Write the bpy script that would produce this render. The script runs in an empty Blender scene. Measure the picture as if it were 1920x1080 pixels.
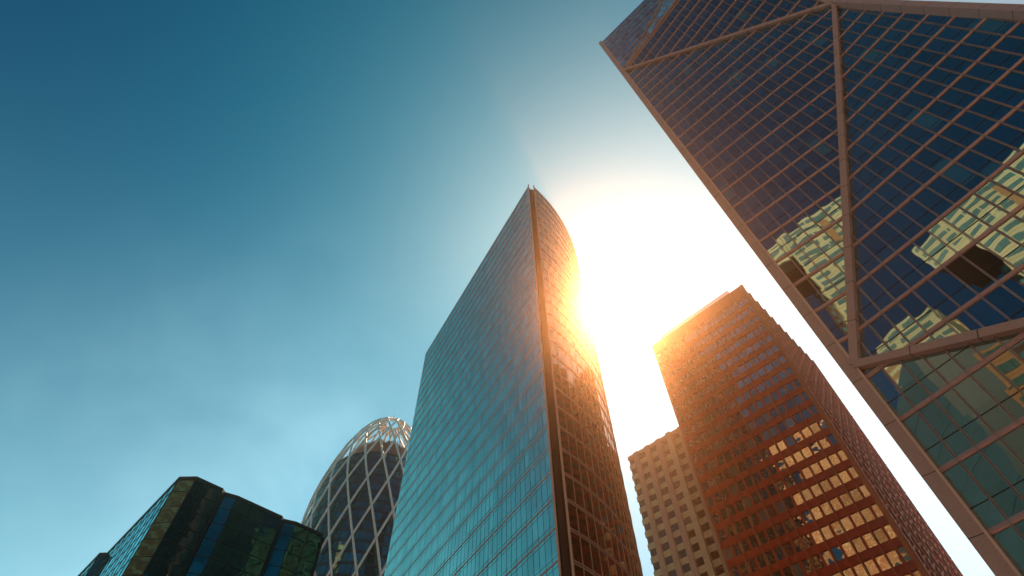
import bpy, math, random
from mathutils import Vector, Matrix
from math import radians as R, cos, sin, pi
random.seed(7)
sc = bpy.context.scene
# ------------------------------------------------------------------ camera
F_PX, PITCH, ROLL = 1009.24, 55.6346, 0.8359
cd = bpy.data.cameras.new('camera'); cam = bpy.data.objects.new('camera', cd)
sc.collection.objects.link(cam); sc.camera = cam
cd.sensor_width = 36; cd.lens = F_PX / 1920 * 36; cd.clip_start = .1; cd.clip_end = 5000
cam.matrix_world = Matrix.Translation((0, 0, 1.6)) @ Matrix.Rotation(R(90 + PITCH), 4, 'X') @ Matrix.Rotation(R(-ROLL), 4, 'Z')
# ------------------------------------------------------------------ light
SUN_AZ, SUN_EL = 73.6, 52.0
sd = Vector((cos(R(SUN_AZ)) * cos(R(SUN_EL)), sin(R(SUN_AZ)) * cos(R(SUN_EL)), sin(R(SUN_EL))))
sl = bpy.data.lights.new('sun', 'SUN'); sl.energy = 5.0; sl.angle = R(.5); sl.color = (1, .60, .32)
so = bpy.data.objects.new('sun', sl); sc.collection.objects.link(so)
so.rotation_euler = sd.to_track_quat('Z', 'Y').to_euler()
w = bpy.data.worlds.new('World'); sc.world = w; w.use_nodes = True
nt = w.node_tree; nt.nodes.clear()
def N(t, ty, **kw):
    n = t.nodes.new(ty)
    for k, v in kw.items():
        if k[0] == '_': n.inputs[k[1:].replace('_', ' ')].default_value = v
        else: setattr(n, k, v)
    return n
sky = N(nt, 'ShaderNodeTexSky', sky_type='NISHITA', sun_disc=False, sun_elevation=R(SUN_EL), sun_rotation=R(90 - SUN_AZ),
        air_density=1.0, dust_density=.25, ozone_density=3.0)
SKY_GAMMA, SKY_TINT = 1.75, (.0, 14.5, 11.5)
#        azimuth elevation power strength colour cloudy
LOBES = [(SUN_AZ - 6, SUN_EL, 15, 3.3, (1, .82, .66), False), (SUN_AZ, SUN_EL, 4.5, 1.9, (.0, .98, .90), False),
         (SUN_AZ, SUN_EL, 900, 100.0, (1, .78, .52), False), (38, 27, 6.5, 8.6, (1, .93, .84), False), (114, 16, 10, 5.0, (.70, 1, 1), True), (150, 0, 6, 2.4, (.30, 1, .98), False)]
bg = N(nt, 'ShaderNodeBackground', _Strength=.1); wo = N(nt, 'ShaderNodeOutputWorld')
def vmath(op, a, b):
    n = N(nt, 'ShaderNodeVectorMath', operation=op); nt.links.new(a, n.inputs[0])
    if op == 'SCALE':
        if isinstance(b, float): n.inputs['Scale'].default_value = b
        else: nt.links.new(b, n.inputs['Scale'])
    elif isinstance(b, tuple): n.inputs[1].default_value = b
    else: nt.links.new(b, n.inputs[1])
    return n.outputs[0]
def smath(op, a, b, clamp=False):
    n = N(nt, 'ShaderNodeMath', operation=op, use_clamp=clamp); nt.links.new(a, n.inputs[0])
    if isinstance(b, (int, float)): n.inputs[1].default_value = b
    else: nt.links.new(b, n.inputs[1])
    return n.outputs[0]
gm = N(nt, 'ShaderNodeGamma', _Gamma=SKY_GAMMA)
nt.links.new(vmath('SCALE', sky.outputs[0], .1), gm.inputs[0])
acc = vmath('MULTIPLY', gm.outputs[0], SKY_TINT)
# the bright aureole of the hazy air round the sun, and a broad bright lobe added to the sky low on the right
tc = N(nt, 'ShaderNodeTexCoord'); dirn = vmath('NORMALIZE', tc.outputs['Generated'], (0, 0, 0))
cn = N(nt, 'ShaderNodeTexNoise', _Scale=2.2, _Detail=5.0, _Roughness=.55, _Distortion=.6)
nt.links.new(vmath('MULTIPLY', dirn, (.8, .8, 1.3)), cn.inputs['Vector'])
cl = N(nt, 'ShaderNodeMapRange', interpolation_type='SMOOTHSTEP'); cl.inputs[1].default_value = .38; cl.inputs[2].default_value = .72
cl.inputs[3].default_value = .75; cl.inputs[4].default_value = 1.5; nt.links.new(cn.outputs['Fac'], cl.inputs[0])
for a_, e_, p, s_, c, cloudy in LOBES:
    d_ = (cos(R(a_)) * cos(R(e_)), sin(R(a_)) * cos(R(e_)), sin(R(e_)))
    dt = N(nt, 'ShaderNodeVectorMath', operation='DOT_PRODUCT'); dt.inputs[1].default_value = d_; nt.links.new(dirn, dt.inputs[0])
    k = smath('POWER', smath('MAXIMUM', dt.outputs['Value'], 0), p)
    if cloudy: k = smath('MULTIPLY', k, cl.outputs[0])
    n = N(nt, 'ShaderNodeVectorMath', operation='SCALE'); n.inputs[0].default_value = [x * s_ for x in c]; nt.links.new(k, n.inputs['Scale'])
    acc = vmath('ADD', acc, n.outputs[0])
nt.links.new(acc, bg.inputs[0]); nt.links.new(bg.outputs[0], wo.inputs[0])
vs = sc.view_settings
vs.view_transform = 'Standard'; vs.look = 'None'; vs.gamma = 1; vs.exposure = 0.3; vs.use_curve_mapping = False
sc.cycles.max_bounces = 8; sc.cycles.volume_bounces = 0
HAZE_DENSITY, HAZE_G, HAZE_COL = .00072, .94, (1, .60, .34, 1)

# ------------------------------------------------------------------ helpers
COL = sc.collection
class MB:
    def __init__(s): s.v = []; s.f = []; s.uv = []
    def poly(s, pts, uv=None):
        i = len(s.v); s.v += [tuple(p) for p in pts]; s.f.append(tuple(range(i, i + len(pts))))
        s.uv.append(uv or [(0, 0)] * len(pts)); return s
    def hexa(s, a, b):
        """prism between matching rings a and b"""
        n = len(a)
        for k in range(n): s.poly([a[k], a[(k + 1) % n], b[(k + 1) % n], b[k]])
        s.poly(list(reversed(a))); s.poly(list(b)); return s
    def bar(s, A, B, n, w, d0, d1, bevel=0):
        """a bar from A to B lying on a face of normal n, w wide, from depth d0 to d1 along n"""
        A = Vector(A); B = Vector(B); t = (B - A)
        if t.length < 1e-4: return s
        t.normalize(); n = Vector(n); q = n.cross(t).normalized() * (w / 2); n = t.cross(n.cross(t)).normalized()
        if bevel:
            prof = [(-1, d0), (1, d0), (1, d1 - bevel), (.55, d1), (-.55, d1), (-1, d1 - bevel)]
        else: prof = [(-1, d0), (1, d0), (1, d1), (-1, d1)]
        return s.hexa([A + q * x + n * y for x, y in prof], [B + q * x + n * y for x, y in prof])
    def box(s, o, x, y, z):
        o, x, y, z = map(Vector, (o, x, y, z))
        return s.hexa([o, o + x, o + x + y, o + y], [o + z, o + x + z, o + x + y + z, o + y + z])
    def tube(s, pts, r, n=6):
        prev = None
        for i, p in enumerate(pts):
            p = Vector(p); a = Vector(pts[max(i - 1, 0)]); b = Vector(pts[min(i + 1, len(pts) - 1)])
            t = (b - a).normalized(); u = t.cross(Vector((0.13, .2, 1))).normalized(); v = t.cross(u)
            ring = [p + u * cos(2 * pi * k / n) * r + v * sin(2 * pi * k / n) * r for k in range(n)]
            if prev:
                for k in range(n): s.poly([prev[k], prev[(k + 1) % n], ring[(k + 1) % n], ring[k]])
            else: s.poly(list(reversed(ring)))
            prev = ring
        s.poly(prev); return s
    def build(s, name, mat, parent=None, smooth=False, fix=True):
        me = bpy.data.meshes.new(name); me.from_pydata([tuple(v) for v in s.v], [], s.f)
        ul = me.uv_layers.new(name='UVMap'); k = 0
        for f in s.uv:
            for c in f: ul.data[k].uv = c; k += 1
        me.materials.append(mat)
        if fix:
            import bmesh
            bm = bmesh.new(); bm.from_mesh(me); bmesh.ops.remove_doubles(bm, verts=bm.verts, dist=1e-5)
            bmesh.ops.recalc_face_normals(bm, faces=bm.faces); bm.to_mesh(me); bm.free()
        if smooth:
            for p in me.polygons: p.use_smooth = True
        o = bpy.data.objects.new(name, me); COL.objects.link(o)
        if parent: o.parent = parent; o.matrix_parent_inverse = pinv(parent)
        return o
def pinv(p): return Matrix.Translation(-p.location) if p.type == 'EMPTY' else Matrix()
def thing(name, loc, label, cat, group=None):
    o = bpy.data.objects.new(name, None); COL.objects.link(o); o.location = loc; o.empty_display_size = 1
    o['label'] = label; o['category'] = cat
    if group: o['group'] = group
    return o
def az(a, r=1.0, z=0.0): return Vector((cos(R(a)) * r, sin(R(a)) * r, z))
def clip(P, A, B):
    """clip segment A-B to the convex polygon P (2D)"""
    area = sum(P[i][0] * P[(i + 1) % len(P)][1] - P[(i + 1) % len(P)][0] * P[i][1] for i in range(len(P)))
    sg = 1 if area > 0 else -1
    t0, t1 = 0.0, 1.0; dx, dy = B[0] - A[0], B[1] - A[1]
    for i in range(len(P)):
        x0, y0 = P[i]; x1, y1 = P[(i + 1) % len(P)]
        nx, ny = -(y1 - y0) * sg, (x1 - x0) * sg
        num = nx * (A[0] - x0) + ny * (A[1] - y0); den = nx * dx + ny * dy
        if abs(den) < 1e-9:
            if num < 0: return None
            continue
        t = -num / den
        if den > 0: t0 = max(t0, t)
        else: t1 = min(t1, t)
    if t1 - t0 < 1e-4: return None
    return (A[0] + dx * t0, A[1] + dy * t0), (A[0] + dx * t1, A[1] + dy * t1)

# ------------------------------------------------------------------ materials
def base_mat(name):
    m = bpy.data.materials.new(name); m.use_nodes = True; t = m.node_tree; t.nodes.clear()
    return m, t, N(t, 'ShaderNodeOutputMaterial')
def solid(name, col, rough=.6, metal=0, var=.12, scale=.6, spec=.4, joint=None):
    m, t, o = base_mat(name)
    b = N(t, 'ShaderNodeBsdfPrincipled', _Roughness=rough, _Metallic=metal)
    b.inputs['Specular IOR Level'].default_value = spec
    g = N(t, 'ShaderNodeTexCoord'); n1 = N(t, 'ShaderNodeTexNoise', _Scale=scale, _Detail=6.0, _Roughness=.65)
    n2 = N(t, 'ShaderNodeTexNoise', _Scale=scale * 14, _Detail=3.0)
    t.links.new(g.outputs['Object'], n1.inputs['Vector']); t.links.new(g.outputs['Object'], n2.inputs['Vector'])
    a = N(t, 'ShaderNodeMath', operation='ADD'); t.links.new(n1.outputs['Fac'], a.inputs[0]); t.links.new(n2.outputs['Fac'], a.inputs[1])
    mr = N(t, 'ShaderNodeMapRange'); mr.inputs[1].default_value = .6; mr.inputs[2].default_value = 1.4
    mr.inputs[3].default_value = 1 - var; mr.inputs[4].default_value = 1 + var; t.links.new(a.outputs[0], mr.inputs[0])
    v = N(t, 'ShaderNodeVectorMath', operation='SCALE'); v.inputs[0].default_value = col; t.links.new(mr.outputs[0], v.inputs['Scale'])
    t.links.new(v.outputs[0], b.inputs['Base Color']); t.links.new(b.outputs[0], o.inputs[0]); return m
def glass(name, tint, dark, base, pw, ph, tilt=.004, wav=.004, wsc=.35, rough=.015, odd=None, oddp=.04, ior=1.5, pv=.12):
    """coated curtain-wall glass: every pane (pw x ph metres, from the UVs) is set a little out of true and bulges a little"""
    m, t, o = base_mat(name)
    uv = N(t, 'ShaderNodeUVMap')
    dv = N(t, 'ShaderNodeVectorMath', operation='DIVIDE'); dv.inputs[1].default_value = (pw, ph, 1); t.links.new(uv.outputs[0], dv.inputs[0])
    fl = N(t, 'ShaderNodeVectorMath', operation='FLOOR'); t.links.new(dv.outputs[0], fl.inputs[0])
    wn = N(t, 'ShaderNodeTexWhiteNoise', noise_dimensions='3D'); t.links.new(fl.outputs[0], wn.inputs['Vector'])
    def cen(sock, s):
        a = N(t, 'ShaderNodeVectorMath', operation='SUBTRACT'); a.inputs[1].default_value = (.5, .5, .5); t.links.new(sock, a.inputs[0])
        b = N(t, 'ShaderNodeVectorMath', operation='SCALE'); b.inputs['Scale'].default_value = s; t.links.new(a.outputs[0], b.inputs[0]); return b.outputs[0]
    ns = N(t, 'ShaderNodeTexNoise', _Scale=wsc, _Detail=1.5); t.links.new(uv.outputs[0], ns.inputs['Vector'])
    ns2 = N(t, 'ShaderNodeTexNoise', noise_dimensions='4D', _Scale=wsc * 2.2, _Detail=0.0)     # each pane its own bulge
    t.links.new(uv.outputs[0], ns2.inputs['Vector'])
    w10 = N(t, 'ShaderNodeMath', operation='MULTIPLY'); w10.inputs[1].default_value = 40; t.links.new(wn.outputs['Value'], w10.inputs[0]); t.links.new(w10.outputs[0], ns2.inputs['W'])
    ge = N(t, 'ShaderNodeNewGeometry'); cur = ge.outputs['Normal']
    for s in (cen(wn.outputs['Color'], tilt * 2), cen(ns.outputs['Color'], wav * 3), cen(ns2.outputs['Color'], wav * 2)):
        a = N(t, 'ShaderNodeVectorMath', operation='ADD'); t.links.new(cur, a.inputs[0]); t.links.new(s, a.inputs[1]); cur = a.outputs[0]
    nm = N(t, 'ShaderNodeVectorMath', operation='NORMALIZE'); t.links.new(cur, nm.inputs[0])
    # pane to pane variation of the coating
    mr = N(t, 'ShaderNodeMapRange'); mr.inputs[3].default_value = 1 - pv; mr.inputs[4].default_value = 1 + pv
    t.links.new(wn.outputs['Value'], mr.inputs[0])
    v = N(t, 'ShaderNodeVectorMath', operation='SCALE'); v.inputs[0].default_value = tint; t.links.new(mr.outputs[0], v.inputs['Scale'])
    gl = N(t, 'ShaderNodeBsdfGlossy', _Roughness=rough); t.links.new(v.outputs[0], gl.inputs['Color']); t.links.new(nm.outputs[0], gl.inputs['Normal'])
    df = N(t, 'ShaderNodeBsdfDiffuse'); df.inputs['Color'].default_value = (*dark, 1)
    if odd:
        st = N(t, 'ShaderNodeMath', operation='LESS_THAN'); st.inputs[1].default_value = oddp
        sx = N(t, 'ShaderNodeSeparateXYZ'); t.links.new(wn.outputs['Color'], sx.inputs[0]); t.links.new(sx.outputs['Y'], st.inputs[0])
        mc = N(t, 'ShaderNodeMix', data_type='RGBA'); t.links.new(st.outputs[0], mc.inputs[0])
        mc.inputs[6].default_value = (*dark, 1); mc.inputs[7].default_value = (*odd, 1); t.links.new(mc.outputs[2], df.inputs['Color'])
    fr = N(t, 'ShaderNodeFresnel', _IOR=ior); mp = N(t, 'ShaderNodeMapRange'); mp.inputs[1].default_value = .04; mp.inputs[3].default_value = base
    t.links.new(fr.outputs[0], mp.inputs[0])
    mx = N(t, 'ShaderNodeMixShader'); t.links.new(mp.outputs[0], mx.inputs[0]); t.links.new(df.outputs[0], mx.inputs[1]); t.links.new(gl.outputs[0], mx.inputs[2])
    t.links.new(mx.outputs[0], o.inputs[0]); return m
M = dict(
    granite=solid('rose_granite', (.46, .25, .23), .45, 0, .14, .5),
    granite_band=solid('rose_metal_band', (.52, .27, .26), .35, .3, .08, .5),
    mullion=solid('bronze_mullion', (.38, .24, .23), .35, .5, .08),
    dark_joint=solid('dark_joint', (.03, .02, .022), .5),
    pinkmetal=solid('pink_metal', (.72, .42, .36), .4, .15, .08),
    bronze=solid('bronze_panel', (.68, .075, .025), .45, .15, .14, 1.2),
    bronze_fin=solid('bronze_fin', (.60, .16, .07), .35, .3, .1),
    bronze_dark=solid('bronze_wall', (.10, .04, .03), .5, .3),
    beige=solid('beige_stone', (.74, .54, .47), .7, 0, .1, .4),
    beige_light=solid('pale_spandrel', (.84, .74, .54), .5, 0, .14, .6),
    white=solid('white_lattice', (.90, .87, .85), .4, 0, .08),
    dark=solid('dark_metal', (.03, .032, .036), .5),
    louvre=solid('grey_louvre', (.12, .11, .11), .5),
    plaza=solid('plaza_paving', (.40, .34, .29), .8, 0, .15, .2),
    cream=solid('cream_stone', (.84, .72, .42), .7, 0, .1, .3),
    orange=solid('orange_stone', (.55, .27, .12), .7, 0, .1, .3),
    teal=solid('teal_window', (.11, .24, .23), .2, .2, .3, .3),
    rustdark=solid('rust_dark_wall', (.09, .03, .02), .7, 0, .2, .3),
    slate=solid('slate_wall', (.035, .085, .11), .5, 0, .2, .1),
    g_skylit=glass('skylit_glass', (.36, .66, .62), (.008, .035, .045), .28, 1.3, 2.7, .012, .004, .22, pv=.35),  # brighter, bluer copy of the dark glass, standing for mirrored sky
    g_top_bright=glass('bright_top_glass', (.60, .92, .98), (.01, .05, .07), .55, 1.245, 2.0, .05, .004, .3, pv=.4),  # brightened copy of the tower glass, standing for bright broken reflections
    leaf=solid('leaf', (.05, .09, .03), .7, 0, .3, 2),
    g_right=glass('dark_blue_glass', (.66, .84, .80), (.003, .024, .030), .44, 1.245, 4.0, .0035, .004, .30, odd=(.03, .12, .11)),
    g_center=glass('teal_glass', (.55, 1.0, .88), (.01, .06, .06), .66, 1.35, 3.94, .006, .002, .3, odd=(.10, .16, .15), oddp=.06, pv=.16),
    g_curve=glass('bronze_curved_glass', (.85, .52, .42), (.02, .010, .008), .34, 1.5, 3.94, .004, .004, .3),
    g_window=glass('window_glass', (.95, .74, .60), (.02, .012, .012), .46, 1.2, 3.5, .028, .016, .8, odd=(.42, .34, .26), oddp=.14, pv=.3),
    g_dark=glass('black_green_glass', (.30, .62, .70), (.005, .020, .026), .13, 2.5, 2.7, .006, .007, .9),
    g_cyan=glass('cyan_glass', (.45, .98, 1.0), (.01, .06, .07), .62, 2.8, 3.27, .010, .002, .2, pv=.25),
    g_egg=glass('green_tower_glass', (.38, .85, .78), (.02, .075, .075), .30, 1.4, 3.8, .010, .006, .4, pv=.3),
    g_beige=glass('beige_window_glass', (.7, .6, .6), (.02, .012, .012), .18, 2, 3.2, .01, .01, .4),
)

# ------------------------------------------------------------------ setting
g = MB(); s_ = 1500
g.poly([(-s_, -s_, 0), (s_, -s_, 0), (s_, s_, 0), (-s_, s_, 0)]); go = g.build('plaza_ground', M['plaza'], fix=False); go['kind'] = 'structure'

# ================================================================== faceted dark glass tower (right)
DL = 38.0
L = az(47.3, DL); ZC = 1.6
UP = Vector((0, 0, 1))
def onL(t): return Vector((L.x, L.y, ZC + DL * t))
P0, P1, TOP = onL(.7822), onL(3.303), ZC + DL * 4.215
BOT = 0.0
P2 = Vector((44.27, 9.93, 82.87)); P5 = Vector((42.558, 6.98, 50.62)); P4 = Vector((30.45, 20.372, 26.497))
rt = thing('faceted_glass_tower', (L.x + 8, L.y, 0), 'huge dark blue glass tower with folded facets framed by rose granite beams', 'tower')
FLOORS = [ZC + DL * (2.125 - .10575 * k) for k in range(-20, 21)]
def facet(name, poly, udir, origin, mat=None, uoff=1.245, sub=True, glassback=0.0):
    """a glazed facet: panes, horizontal floor beams, mullions, thin transoms, each clipped to the facet outline"""
    u = Vector(udir).normalized(); O = Vector(origin)
    nn = None
    for i in range(1, len(poly) - 1):
        c = (Vector(poly[i]) - Vector(poly[0])).cross(Vector(poly[i + 1]) - Vector(poly[0]))
        if c.length > 1: nn = c.normalized(); break
    if nn.dot(Vector((0, 0, 1.6)) - Vector(poly[0])) < 0: nn = -nn
    v = nn.cross(u).normalized()
    if v.z < 0: v = -v
    P = [((Vector(p) - O).dot(u), (Vector(p) - O).dot(v)) for p in poly]
    W = lambda c: O + u * c[0] + v * c[1]
    gb = MB(); gb.poly([Vector(p) for p in poly], [(c[0], c[1]) for c in P])
    go = gb.build(name, mat or M['g_right'], rt, fix=False)
    if go.data.polygons[0].normal.dot(nn) < 0: go.data.flip_normals()
    umin, umax = min(c[0] for c in P), max(c[0] for c in P); vmin, vmax = min(c[1] for c in P), max(c[1] for c in P)
    for zf in FLOORS:
        vv = (zf - O.z) / v.z
        c = clip(P, (umin - 1, vv), (umax + 1, vv))
        if c and abs(c[0][0] - c[1][0]) > .3:
            MB().bar(W(c[0]), W(c[1]), nn, .34, -.05, .13, .05).build('floor_beam', M['granite_band'], go)
    k0 = math.ceil(umin / uoff); k1 = math.floor(umax / uoff)
    for k in range(k0, k1 + 1):
        c = clip(P, (k * uoff, vmin - 1), (k * uoff, vmax + 1))
        if c and abs(c[0][1] - c[1][1]) > .6:
            mb = MB()
            for s in (-.04, .04):
                a, b = W((c[0][0] + s, c[0][1])), W((c[1][0] + s, c[1][1])); mb.bar(a, b, nn, .045, -.03, .14)
            mb.build('mullion', M['mullion'], go)
    if sub:
        for zf in FLOORS:
            c = clip(P, (umin - 1, (zf + 1.45 - O.z) / v.z), (umax + 1, (zf + 1.45 - O.z) / v.z))
            if c and abs(c[0][0] - c[1][0]) > .3: MB().bar(W(c[0]), W(c[1]), nn, .05, -.02, .03).build('transom', M['dark_joint'], go)
    return u, v, nn
u1 = az(-44.2); u2 = az(-55.24); u3 = az(-58.2)
n1 = Vector((u1.y, -u1.x, 0)).normalized()
if n1.dot(-P0) < 0: n1 = -n1
n3 = Vector((u3.y, -u3.x, 0)).normalized()
if n3.dot(-P0) < 0: n3 = -n3
n2 = u2.cross(P2 - P0).normalized(); n0 = u2.cross(P2 - P1).normalized()
def raydir(x, y):
    X = (x - 960) / F_PX; Y = -(y - 540) / F_PX; c, s = cos(R(ROLL)), sin(R(ROLL)); X, Y = c * X + s * Y, -s * X + c * Y
    c, s = cos(R(PITCH)), sin(R(PITCH)); return Vector((X, c - s * Y, s + c * Y))
CAM = Vector((0, 0, 1.6))
def hitp(px, P, n):
    r = raydir(*px); return CAM + r * ((P - CAM).dot(n) / r.dot(n))
def extend(a, b, z): return a + (b - a) * ((z - a.z) / (b.z - a.z))
TL = Vector((L.x, L.y, TOP))
B_ = hitp((1242, 0), P0, n1)                                     # on the plane of the corner facet
Bt = extend(P1, B_, TOP)
# foot of the leaning facet: where its free edge meets the lower crease
v2 = n2.cross(u2).normalized(); v2 = v2 if v2.z > 0 else -v2
q4 = ((P4 - P0).dot(u2), (P4 - P0).dot(v2)); qa = ((P2 - P0).dot(u2), (P2 - P0).dot(v2)); qb = ((P5 - P0).dot(u2), (P5 - P0).dot(v2))
dx_, dy_ = qb[0] - qa[0], qb[1] - qa[1]; tt = (q4[0] * qa[1] - q4[1] * qa[0]) / (q4[1] * dx_ - q4[0] * dy_)
Q = P0 + u2 * (qa[0] + dx_ * tt) + v2 * (qa[1] + dy_ * tt)
P6 = P1 + u2 * 25.4 + UP * .6
facet('corner_facet', [P0, P1, P2], u1, L)
facet('leaning_facet', [P0, P2, Q], u2, P0)
facet('lower_facet', [Vector((L.x, L.y, BOT)), P0, Q, Vector((Q.x, Q.y, BOT))], u3, L)
facet('upper_facet', [P1, P6, P2], u2, P1)
facet('sliver_facet', [P1, Bt, P6], u2, P1, sub=False, mat=M['g_top_bright'])
facet('top_facet', [P1, TL, Bt], u1, L, mat=M['g_top_bright'])
def beam(name, a, b, n, w=.62, d=.5, mat='granite', joints=4.0):
    o = MB().bar(a, b, n, w, -.3, d).build(name, M[mat], rt)
    ln = (b - a).length; t = (b - a).normalized(); k = joints
    while k < ln:
        p = a + t * k; MB().bar(p - t * .03, p + t * .03, n, w + .012, -.3, d + .006).build('joint', M['dark_joint'], o); k += joints
nm = lambda a, b: (a + b).normalized()
s2 = n2 if n2.dot(-P0) > 0 else -n2; s0 = n0 if n0.dot(-P1) > 0 else -n0
beam('crease_beam', P0, P2, nm(n1, s2)); beam('crease_beam', P1, P2, nm(n1, s0), .6)
beam('crease_beam', P0, Q, nm(n3, s2), .62, .5)
beam('crease_beam', P1, P6, s0, .35, .3); beam('crease_beam', P1, Bt, n1, .25, .3)
beam('edge_beam', P2, Q, nm(s2, Vector((0, -1, .3))), 1.0, .6); beam('edge_beam', P2, P6, s0, .8, .5)
# corner pier: the granite strip of the vertical corner
side = -u1
cp = MB().box(L + side * .98 - n1 * 1.2, side * -.86, n1 * 1.55, UP * (TOP + .4)).build('corner_pier', M['granite'], rt)
z = 2.0
while z < TOP:
    MB().bar(L + side * .98 + n1 * .355 + UP * z, L + side * .12 + n1 * .355 + UP * z, n1, .045, -.03, .004).build('joint', M['dark_joint'], cp); z += 4.0
MB().bar(L + side * .06 + UP * 0, L + side * .06 + UP * (TOP + .2), n1, .14, -.2, .42).build('sunlit_trim', M['pinkmetal'], rt)  # pale strip put in for the sunlit line along the corner edge
# solid body behind the facets
bm_ = MB(); bk = Vector((cos(R(45.8)), sin(R(45.8)), 0)); off = bk * .9
ring = [L + side * .62 + off, L + u1 * 8 + off + bk * 4, L + u1 * 21 + off + bk * 6, L + u1 * 24 + bk * 34, L + side * .62 + bk * 34]
bm_.hexa([Vector((p.x, p.y, 0)) for p in ring], [Vector((p.x, p.y, TOP - .5)) for p in ring]); bo_ = bm_.build('tower_body', M['slate'], rt)
z = 6.0
while z < TOP - 3:   # window bands of the flank, met again in the mirror of the stepped tower
    pA = L + side * .60 + bk * 1.5
    MB().box(pA + UP * z, bk * 30, side * .14, UP * 1.7).build('flank_window_band', M['teal'], bo_); z += 4.0

# ================================================================== tall central slab with a curved side
DC = 60.0; HC = ZC + DC * 2.2785
ct = thing('slab_tower', (0, 75, 0), 'slim tower against the sun, flat teal glass face and curved bronze side', 'tower')
C0 = az(85.35, DC); C1 = az(103.75, DC * 2.2785 / 1.1113)
def vface(name, A, B, z0, z1, mat, parent, uoff=0, back=0):
    A = Vector((A.x, A.y, 0)); B = Vector((B.x, B.y, 0)); l = (B - A).length
    mb = MB(); mb.poly([A + UP * z0, B + UP * z0, B + UP * z1, A + UP * z1], [(uoff, z0), (uoff + l, z0), (uoff + l, z1), (uoff, z1)])
    o = mb.build(name, mat, parent, fix=False)
    n = (B - A).cross(UP).normalized(); mid = (A + B) / 2
    return o
def outn(A, B):
    n = (B - A).cross(UP).normalized(); return n
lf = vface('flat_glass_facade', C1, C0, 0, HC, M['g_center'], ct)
nl = outn(C1, C0); nl = Vector((nl.x, nl.y, 0)).normalized()
if nl.dot(C0) > 0: nl = -nl
CF = [ZC + DC * (.7454 - .0657 * k) for k in range(-24, 12)]
tl = MB()
for zf in CF:
    if 0 < zf < HC:
        MB().bar(C1 + UP * zf, C0 + UP * zf, nl, .24, -.05, .07, .03).build('floor_band', M['pinkmetal'], lf)
        for dz in (-.62, .62): tl.bar(C1 + UP * (zf + dz), C0 + UP * (zf + dz), nl, .045, -.02, .02)
tl.build('spandrel_lines', M['mullion'], lf)
ln = (C0 - C1).length; nb = 50
for k in range(1, nb):
    p = C1 + (C0 - C1) * (k / nb)
    MB().bar(p, p + UP * HC, nl, .045, -.02, .02).build('mullion', M['dark_joint'], lf)
# curved side: an arc
CS = az(83.95, 60.5); arc = [CS]; d_, Rr, st = 45.0, 46.0, 1.9
for k in range(28):
    p = arc[-1]; a = R(d_); arc.append(p + Vector((cos(a), sin(a), 0)) * st); d_ += math.degrees(st / Rr)
cv = MB(); u_ = 0
for k in range(len(arc) - 1):
    a, b = arc[k], arc[k + 1]
    cv.poly([a, b, b + UP * HC, a + UP * HC], [(u_, 0), (u_ + st, 0), (u_ + st, HC), (u_, HC)]); u_ += 1.5
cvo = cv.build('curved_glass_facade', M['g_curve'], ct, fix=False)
def outc(a, b):
    n = (b - a).cross(UP).normalized(); return n
for zf in CF:
    if 0 < zf < HC:
        mb = MB()
        for k in range(len(arc) - 1):
            n = outc(arc[k], arc[k + 1])
            for dz, w_ in ((-.16, .13), (.16, .13)):
                mb.bar(arc[k] + UP * (zf + dz), arc[k + 1] + UP * (zf + dz), n, w_, -.05, .12)
        mb.build('floor_band', M['pinkmetal'], cvo)
for k in range(1, len(arc)):
    n = outc(arc[k - 1], arc[k]); MB().bar(arc[k], arc[k] + UP * HC, n, .06, -.03, .07).build('mullion', M['pinkmetal'], cvo)
# the groove between the two faces with its two edge posts
gn = (nl + outc(arc[0], arc[1])).normalized()
MB().bar(C0, C0 + UP * (HC + .5), gn, .30, -.2, .25, .08).build('corner_post', M['pinkmetal'], ct)
MB().bar(CS, CS + UP * (HC + .5), gn, .34, -.2, .25, .08).build('corner_post', M['pinkmetal'], ct)
vface('corner_groove', C0 - gn * .8, CS - gn * .8, 0, HC - .3, M['bronze_dark'], ct)
E0 = arc[-1]; back = C1 + Vector((8, 30, 0))
bb = MB(); rg = [C1 + Vector((.15, .2, 0)), C0 - nl * .4, C0 - gn * 1.2, CS - gn * 1.2, arc[8] - outc(arc[7], arc[8]) * .8, arc[15] - outc(arc[14], arc[15]) * .8, arc[-1] - outc(arc[-2], arc[-1]) * .6, back]
bb.hexa([Vector((p.x, p.y, 0)) for p in rg], [Vector((p.x, p.y, HC - .4)) for p in rg]); bb.build('tower_body', M['g_dark'], ct)

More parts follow.
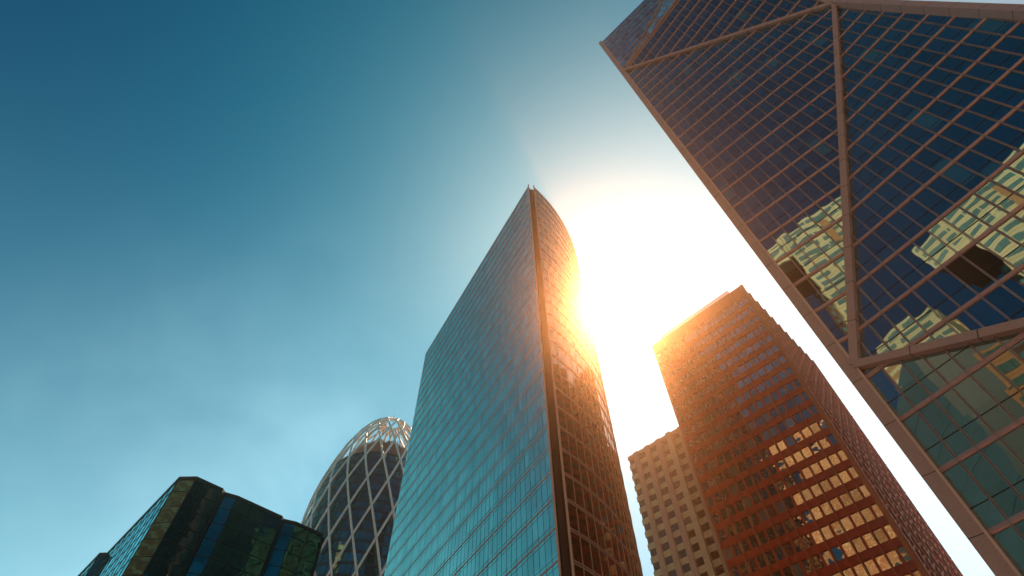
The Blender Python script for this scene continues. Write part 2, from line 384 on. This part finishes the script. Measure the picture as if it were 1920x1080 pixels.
# ================================================================== bronze office tower with deep window grid
DB = 95.0; HB = ZC + 1.1654 * DB
bt = thing('office_tower', (60, 85, 0), 'rust brown office tower with a deep grid of paired windows and roof screen', 'tower')
B0 = az(53.05, DB); uf = az(135.2); us = az(45.2); WF, WS = 27.4, 36.0
B1 = B0 + uf * WF; nf = az(225.2); nsd = az(-44.8)
bd = MB(); q = [B0 - nf * .9 + uf * .7 , B1 - nf * .9 - uf * .7, B1 + us * WS - uf * .7, B0 + us * WS + uf * .7]
bd.hexa([Vector((p.x, p.y, 0)) for p in q], [Vector((p.x, p.y, HB - 1)) for p in q]); bd.build('tower_body', M['bronze_dark'], bt)
ROWS = [106.9 - 3.5 * k for k in range(30)]
wins = []   # (distance, builder)
def bay_face(O, u, n, width, nbay, name, spike):
    bw = width / nbay; fo = None
    par = MB().box(O + UP * (HB - 3.4) - n * .9, u * width, n * .95, UP * 3.4).build('parapet', M['bronze'], bt)
    for r, z in enumerate(ROWS):
        if z < 4: break
        mb = MB()   # one storey's run of spandrel panels, each a shallow pyramid
        zt, zb = z - 1.1, z - 2.40
        for b in range(nbay * 2):
            x0 = b * bw / 2; x1 = x0 + bw / 2; dep = spike + random.uniform(-.04, .04)
            A = O + u * (x0) + UP * zb; B = O + u * x1 + UP * zb; C = O + u * x1 + UP * zt; D = O + u * x0 + UP * zt
            X = (A + C) / 2 + n * dep + UP * random.uniform(-.15, .15)
            for t in ((A, B, X), (B, C, X), (C, D, X), (D, A, X)): mb.poly(t)
            mb.poly([D, C, C - n * .5, D - n * .5]); mb.poly([A, B, B - n * .5, A - n * .5])
        mb.build('spandrel', M['bronze'], bt)
    for b in range(nbay * 2 + 1):
        x = b * bw / 2; big = b % 2 == 0
        MB().bar(O + u * x, O + u * x + UP * (HB if big else HB - 3.4), n, .16 if big else .34, -.6, .38 if big else .02).build('fin' if big else 'mid_post', M['bronze_fin' if big else 'bronze'], bt)
    return bw
for (O, u, n, wd, nb_, sp, rec) in ((B0, uf, nf, WF, 8, .15, .26), (B0, us, nsd, WS, 10, .55, .35)):
    bw = bay_face(O, u, n, wd, nb_, 'f', sp)
    for r, z in enumerate(ROWS):
        if z < 4: break
        for b in range(nb_ * 2):
            x0 = b * bw / 2 + .12; x1 = (b + 1) * bw / 2 - .12
            wins.append((O, u, n, x0, x1, z - 1.1, z + 1.1, rec, b, r))
def window_mb(mb, w_):
    O, u, n, x0, x1, z0, z1, rec, b, r = w_
    A = O + u * x0 + UP * z0 - n * rec; B = O + u * x1 + UP * z0 - n * rec; C = O + u * x1 + UP * z1 - n * rec; D = O + u * x0 + UP * z1 - n * rec
    U0 = b * 1.2 + .05; V0 = r * 3.5 + .05 + (500 if n == nsd else 0)
    mb.poly([A, B, C, D], [(U0, V0), (U0 + 1.1, V0), (U0 + 1.1, V0 + 2), (U0, V0 + 2)])
def seen(w_):   # rough apparent size
    O, u, n, x0, x1, z0, z1, rec, b, r = w_
    p = O + u * x0 + UP * z0 - CAM; c, s = cos(R(PITCH)), sin(R(PITCH)); zc = p.y * c + p.z * s; y = (-p.y * s + p.z * c) / zc
    if y < -.56: return 0
    return abs(n.dot(p.normalized())) / p.length_squared
wins.sort(key=seen, reverse=True)
rest = MB()
for i, w_ in enumerate(wins):
    if i < 100:
        mb = MB(); window_mb(mb, w_); mb.build('window', M['g_window'], bt, fix=False)
    else: window_mb(rest, w_)
ro = rest.build('window', M['g_window'], bt, fix=False); ro['kind'] = 'stuff'
# roof screen
scm = MB(); s0_, s1_ = 3.4, 24.6; zs = HB + .02
for kx in range(0, 71):
    x = s0_ + (s1_ - s0_) * kx / 70
    scm.bar(B0 + uf * x + UP * zs - nf * .6, B0 + uf * min(x + .55, s1_) + UP * (zs + 1.7) - nf * .6, nf, .15, 0, .12)
for zz in (0.03, .6, 1.15, 1.7): scm.bar(B0 + uf * s0_ + UP * (zs + zz) - nf * .6, B0 + uf * s1_ + UP * (zs + zz) - nf * .6, nf, .16, .05, .18)
scm.build('roof_screen', M['bronze'], bt)

# ================================================================== beige slab with ribs
DW = 127.0; HW = ZC + .757 * DW
wt = thing('ribbed_tower', (40, 120, 0), 'pale beige tower with vertical stone ribs, lower and behind the rust brown office tower', 'tower')
W0 = az(75.75, DW); uw = az(-44.5); nw = az(-134.5); WW = 30.0
bd = MB(); q = [W0 - nw * .6, W0 + uw * WW - nw * .6, W0 + uw * WW - nw * 20, W0 - nw * 20]
bd.hexa([Vector((p.x, p.y, 0)) for p in q], [Vector((p.x, p.y, HW - .3)) for p in q]); bd.build('tower_body', M['beige'], wt)
pit = 3.62; wstuff = MB(); cnt = 0
for c in range(8):
    x = c * pit + 2.2
    MB().box(W0 + uw * x - nw * .5, uw * 1.42, nw * (.85 if c != 3 else 1.15), UP * (HW + .02)).build('rib', M['beige' if c != 3 else 'beige_light'], wt)  # one rib takes the lighter colour to stand for sunlight on it
MB().box(W0 - nw * .5 + UP * (HW - 1.1), uw * WW, nw * .6, UP * 1.1).build('roof_band', M['beige'], wt)
for r in range(30):
    z = HW - 2.0 - 3.2 * r
    if z < 3: break
    MB().box(W0 - nw * .5 + UP * (z - 2.25), uw * WW, nw * .48, UP * 1.45).build('spandrel', M['beige_light'], wt)
    for c in range(6):
        x = c * pit
        mb = MB(); A = W0 + uw * (x + .25) - nw * .1 + UP * (z - .8); B = W0 + uw * (x + 2.0) - nw * .1 + UP * (z - .8)
        (mb if cnt < 100 else wstuff).poly([A, B, B + UP * 1.75, A + UP * 1.75], [(c * 2 + .1, r * 3.2 + .1), (c * 2 + 1.9, r * 3.2 + .1), (c * 2 + 1.9, r * 3.2 + 3), (c * 2 + .1, r * 3.2 + 3)])
        if cnt < 100: mb.build('window', M['g_beige'], wt, fix=False)
        cnt += 1
o = wstuff.build('window', M['g_beige'], wt, fix=False); o['kind'] = 'stuff'

# ================================================================== stepped black glass tower (lower left)
KD = .82; SC = 68.4 * KD; HD = 68.4 * KD + 1.6; FD = 3.27 * KD
dtw = thing('stepped_glass_tower', (-50, 80, 0), 'stepped black glass tower with bright cyan left flank, lowest at the left', 'tower')
pl = [(-1.75, 2.098), (-1.395, 1.737), (-1.37, 1.737), (-.9845, 1.3403), (-.9342, 1.3403), (-.8766, 1.3979), (-.8766, 1.416), (-.842, 1.436), (-.7353, 1.5427), (-.7353, 1.558), (-.698, 1.575), (-.628, 1.645), (-.70, 1.80)]
pl = [Vector((x * SC, y * SC, 0)) for x, y in pl]
u_ = 0
for k in range(len(pl) - 1):
    a, b = pl[k], pl[k + 1]; l = (b - a).length; n = outn(a, b)
    if n.dot(CAM - a) < 0 and k not in (8, 11): pass
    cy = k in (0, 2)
    fo = vface('glass_face', a, b, 0, HD, M['g_cyan' if cy else 'g_skylit' if k in (5, 6, 8, 9) else 'g_dark'], dtw, u_)
    if cy: fo['label'] = 'bright cyan glass flank seen edge on'
    mm = MB(); z = HD - FD
    while z > 2: mm.bar(a + UP * z, b + UP * z, n, .10, -.02, .05); z -= FD
    nn_ = max(1, round(l / 2.5))
    for j in range(0, nn_ + 1): p = a + (b - a) * (j / nn_); mm.bar(p, p + UP * HD, n, .10, -.03, .055)
    mm.build('mullion_grid', M['dark'], fo); u_ += l + 2.8 - (l % 2.8)
    MB().bar(a + UP * (HD - .25), b + UP * (HD - .25), n, .6, -.1, .12).build('roof_edge', M['dark'], dtw)
bd = MB(); q = [p + Vector((.25, .6, 0)) for p in pl] + [pl[-1] + Vector((0, 30, 0)), pl[0] + Vector((20, 30, 0))]
bd.poly([Vector((p.x, p.y, HD - .4)) for p in q]); 
for k in range(len(q)): a, b = q[k], q[(k + 1) % len(q)]; bd.poly([a, b, b + UP * (HD - .4), a + UP * (HD - .4)])
bd.build('tower_body', M['dark'], dtw, fix=False)

# ================================================================== egg shaped tower with a lattice
EA = az(106.3, 200.0)
et = thing('domed_lattice_tower', tuple(EA), 'rounded bullet shaped glass tower wrapped in a pale diamond lattice, left of the slab tower', 'tower')
EZ = [(0, 21), (40, 23.5), (75, 24.8), (105, 24.9), (117, 24.5), (127.5, 23.8), (135, 22.4), (144, 20.2), (152, 17.8), (159, 14.8), (165, 11.4), (169, 8), (171, 5.2), (172, 2.8), (172.3, .5)]
def ER(z):
    for (a, r), (b, s) in zip(EZ, EZ[1:]):
        if a <= z <= b: return r + (s - r) * (z - a) / (b - a)
    return .5
LV = [103 + 11.5 * k for k in range(-9, 4)] + [148.6, 157.4, 164.6, 169.4, 171.9]
def node(k, th): z = LV[k]; r = ER(z); return Vector((EA.x + cos(R(th)) * r, EA.y + sin(R(th)) * r, z))
for hand in (1, -1):
    for m in range(20):
        pts = []
        for k in range(len(LV) - 1):
            th0 = -67 + 18 * m + hand * 9 * (k - 9); th1 = th0 + hand * 9
            for j in range(3):
                f = j / 3; z = LV[k] + (LV[k + 1] - LV[k]) * f; th = th0 + (th1 - th0) * f; r = ER(z)
                pts.append(Vector((EA.x + cos(R(th)) * r, EA.y + sin(R(th)) * r, z)))
        pts.append(node(len(LV) - 1, th1))
        MB().tube(pts, .42, 6).build('lattice_rib', M['white'], et, smooth=True)
MB().tube([Vector((EA.x + cos(t * pi / 12) * 3.1, EA.y + sin(t * pi / 12) * 3.1, 171.9)) for t in range(25)], .4, 6).build('crown_ring', M['white'], et, smooth=True)
# glass drum in storeys
core = MB(); sp = MB(); z = 2.0; NS = 72
while z < 140:
    z1 = min(z + 3.83, 140.5); r0, r1 = ER(z) - 1.4, ER(z1) - 1.4
    for k in range(NS):
        a, b = 2 * pi * k / NS, 2 * pi * (k + 1) / NS; f = lambda t, r, zz: (EA.x + cos(t) * r, EA.y + sin(t) * r, zz)
        core.poly([f(a, r0, z), f(b, r0, z), f(b, r1, z1), f(a, r1, z1)], [(k * 1.4 + .05, z), (k * 1.4 + 1.35, z), (k * 1.4 + 1.35, z1), (k * 1.4 + .05, z1)])
        sp.poly([f(a, r0 + .08, z), f(b, r0 + .08, z), f(b, r0 + .06, z + .95), f(a, r0 + .06, z + .95)])
        sp.poly([f(a, r0 + .08, z), f(b, r0 + .08, z), f(b, r0 - .3, z), f(a, r0 - .3, z)])
    z = z1
co = core.build('glass_drum', M['g_egg'], et, fix=False)
sp.build('spandrel_rings', M['slate'], co, fix=False)
vm = MB()
for k in range(NS):
    a = 2 * pi * k / NS; pts = [(EA.x + cos(a) * (ER(zz) - 1.36), EA.y + sin(a) * (ER(zz) - 1.36), zz) for zz in range(10, 141, 10)]
    for p, q2 in zip(pts, pts[1:]): vm.bar(p, q2, (cos(a), sin(a), 0), .09, -.02, .06)
vm.build('mullion_lines', M['dark_joint'], co, fix=False)
def drum(name, r, z0, z1, mat, n=48, parent=et):
    a = [Vector((EA.x + cos(2 * pi * k / n) * r, EA.y + sin(2 * pi * k / n) * r, z0)) for k in range(n)]
    return MB().hexa(a, [p + UP * (z1 - z0) for p in a]).build(name, mat, parent)
drum('roof_deck', 18.6, 139.0, 141.2, M['dark'])
dr = drum('plant_screen', 13.0, 141.2, 151.0, M['louvre'])
lv = MB()
for k in range(120):
    a = 2 * pi * k / 120; p = Vector((EA.x + cos(a) * 13.05, EA.y + sin(a) * 13.05, 141.2)); lv.bar(p, p + UP * 10.3, (cos(a), sin(a), 0), .22, 0, .35)
lv.build('louvre_blades', M['pinkmetal'], dr)
MB().tube([(EA.x, EA.y, 151), (EA.x, EA.y, 178)], .14, 5).build('antenna', M['white'], et)
SHL = ['rounded shrub under the lattice crown, second from the right', 'rightmost shrub under the lattice crown', 'middle shrub at the edge of the dome roof', 'leftmost shrub under the lattice crown', 'shrub nearest the antenna on the dome roof']
for k, (a, r) in enumerate(((-70, 9), (-58, 10), (-95, 10), (-110, 9), (-80, 6))):
    mb = MB(); rr = random.Random(k); c = Vector((EA.x + cos(R(a)) * r, EA.y + sin(R(a)) * r, 151.0))
    mb.tube([c, c + UP * 2.2], .12, 5)
    for j in range(260):
        d = Vector((rr.gauss(0, 1), rr.gauss(0, 1), rr.gauss(0, .8))).normalized() * rr.uniform(.3, 1.7); p = c + UP * 2.6 + d
        e1 = Vector((rr.gauss(0, 1), rr.gauss(0, 1), rr.gauss(0, 1))).normalized() * .3; e2 = e1.cross(d).normalized() * .22
        mb.poly([p - e1, p + e2, p + e1, p - e2])
    t_ = mb.build('rooftop_shrub', M['leaf'], fix=False)
    t_['label'] = SHL[k]; t_['category'] = 'shrub'; t_['group'] = 'shrubs on the roof of the domed tower'

# ================================================================== the towers across the plaza, seen as reflections
def block(name, A, B, depth, z0, z1, wall, win, fl, bayw, sill, winh, label, parent=None, vert=False):
    """a slab from plan point A to B; windows as horizontal bands broken by piers"""
    A, B = Vector((*A, 0)), Vector((*B, 0)); u = (B - A).normalized(); l = (B - A).length; n = u.cross(UP)
    if n.dot(Vector((30, 40, 0)) - A) < 0: n = -n
    t = parent or thing(name, tuple((A + B) / 2 - n * depth / 2), label, 'building')
    MB().box(A - n * depth + UP * z0, u * l, n * depth, UP * (z1 - z0)).build('wall', M[wall], t)
    z = z1 - fl; rows = MB(); rr = random.Random(hash(name) % 100 if False else len(name))
    ms = MB()
    while z > z0 + 1:
        x = .6
        while x < l - .8:
            run = rr.choice((2, 3, 4, 5)) * bayw
            x1 = min(x + run, l - .6)
            rows.box(A + u * x + UP * (z + sill) - n * .1, u * (x1 - x), n * .16, UP * winh)
            k = x + bayw
            while k < x1 - .1: ms.bar(A + u * k + UP * (z + sill), A + u * k + UP * (z + sill + winh), n, .09, .03, .12); k += bayw
            x = x1 + (bayw if rr.random() < .35 else .35)
        z -= fl
    wo_ = rows.build('window_band', M[win], t); ms.build('window_bars', M['dark'], wo_)
    jl = MB(); z = z1 - fl * .5
    while z > z0 + 1: jl.bar(A + u * .05 + UP * z, B - u * .05 + UP * z, n, .05, 0, .012); z -= fl / 2
    jl.build('stone_joints', M['rustdark'], t)
    return t
cr = block('cream_tower', (-27.8, -31.6), (2, -62), 22, 0, 149, 'cream', 'teal', 3.5, 1.6, .9, 1.7, 'cream stone tower with teal window bands, mirrored in the faceted tower beside its crease')
block('x', (-35.2, -24.4), (-27.9, -31.5), 14, 137, 149, 'cream', 'teal', 3.5, 1.6, .9, 1.7, '', parent=cr)
MB().box((-35.3, -24.6, 136.4), (7.3, -7.1, 0), (-9.6, -10, 0), (0, 0, .58)).build('shaded_soffit', M['rustdark'], cr)  # added dark slab; its colour carries the shade under the overhang
for fx in (11.0, 31.0):     # orange loggia strips between the window bands
    f_ = (Vector((2, -62, 0)) - Vector((-27.8, -31.6, 0))).normalized(); pn = Vector((-f_.y, f_.x, 0)); pn = pn if pn.dot(Vector((1, 1, 0))) > 0 else -pn
    MB().box(Vector((-27.8, -31.6, 0)) + f_ * fx + pn * .02, f_ * 1.9, pn * .22, UP * 146.0).build('loggia_strip', M['orange'], cr)
block('russet_tower', (80, 50), (84, 84), 20, 0, 150, 'rustdark', 'bronze', 3.6, 1.6, .9, 1.8, 'dark russet tower mirrored in the lower part of the curved bronze glass side')
block('rust_tower', (-36, -36), (-30.5, -41.5), 16, 0, 132, 'rustdark', 'teal', 3.4, 1.3, .9, 1.6, 'dark rust coloured tower half hidden beside the mirrored cream tower')
pt = block('pale_tower', (-49, -4.5), (-38, -18.5), 16, 108, 128, 'cream', 'teal', 3.5, 1.6, .9, 1.7, 'pale top storeys with teal windows over a dark block, smaller of two mirrored cream towers')
MB().box((-38, -18.4, 0), (-11, 14, 0), (-12, -9, 0), (0, 0, 107.8)).build('dark_base', M['slate'], pt)
block('slate_block', (-50, -9), (-90, -1), 14, 0, 99, 'slate', 'slate', 9, 40, 1, .2, 'unseen plain block added to darken the lowest mirroring panes of the faceted tower')  # unseen block added to keep brighter towers out of the lowest panes
ot = block('orange_tower', (-34.6, -6.3), (-32.5, -10.8), 6, 0, 75, 'orange', 'teal', 3.6, 1.5, 1.0, 1.9, 'narrow orange wall with pale windows mirrored low in the faceted tower')
block('x', (-32.5, -10.9), (-27, -20), 6, 0, 72, 'rustdark', 'teal', 3.6, 1.5, 1.0, 1.2, '', parent=ot)
block('amber_tower', (-146, -30), (-119, -72), 20, 0, 226, 'orange', 'cream', 4.2, 1.5, .9, 1.8, 'amber and cream tower mirrored in the windows of the rust brown office tower')

# ================================================================== haze added to spread the sun's orange glow over the towers
hb = MB(); h = 420
hb.box((-h, -h, -1), (2 * h, 0, 0), (0, 2 * h, 0), (0, 0, 181))
hz = hb.build('haze', M['dark']); hz['kind'] = 'stuff'
m, t, o = base_mat('glow_haze'); pv_ = N(t, 'ShaderNodeVolumePrincipled', _Density=HAZE_DENSITY, _Anisotropy=HAZE_G); pv_.inputs['Color'].default_value = HAZE_COL
t.links.new(pv_.outputs[0], o.inputs['Volume']); hz.data.materials.clear(); hz.data.materials.append(m)
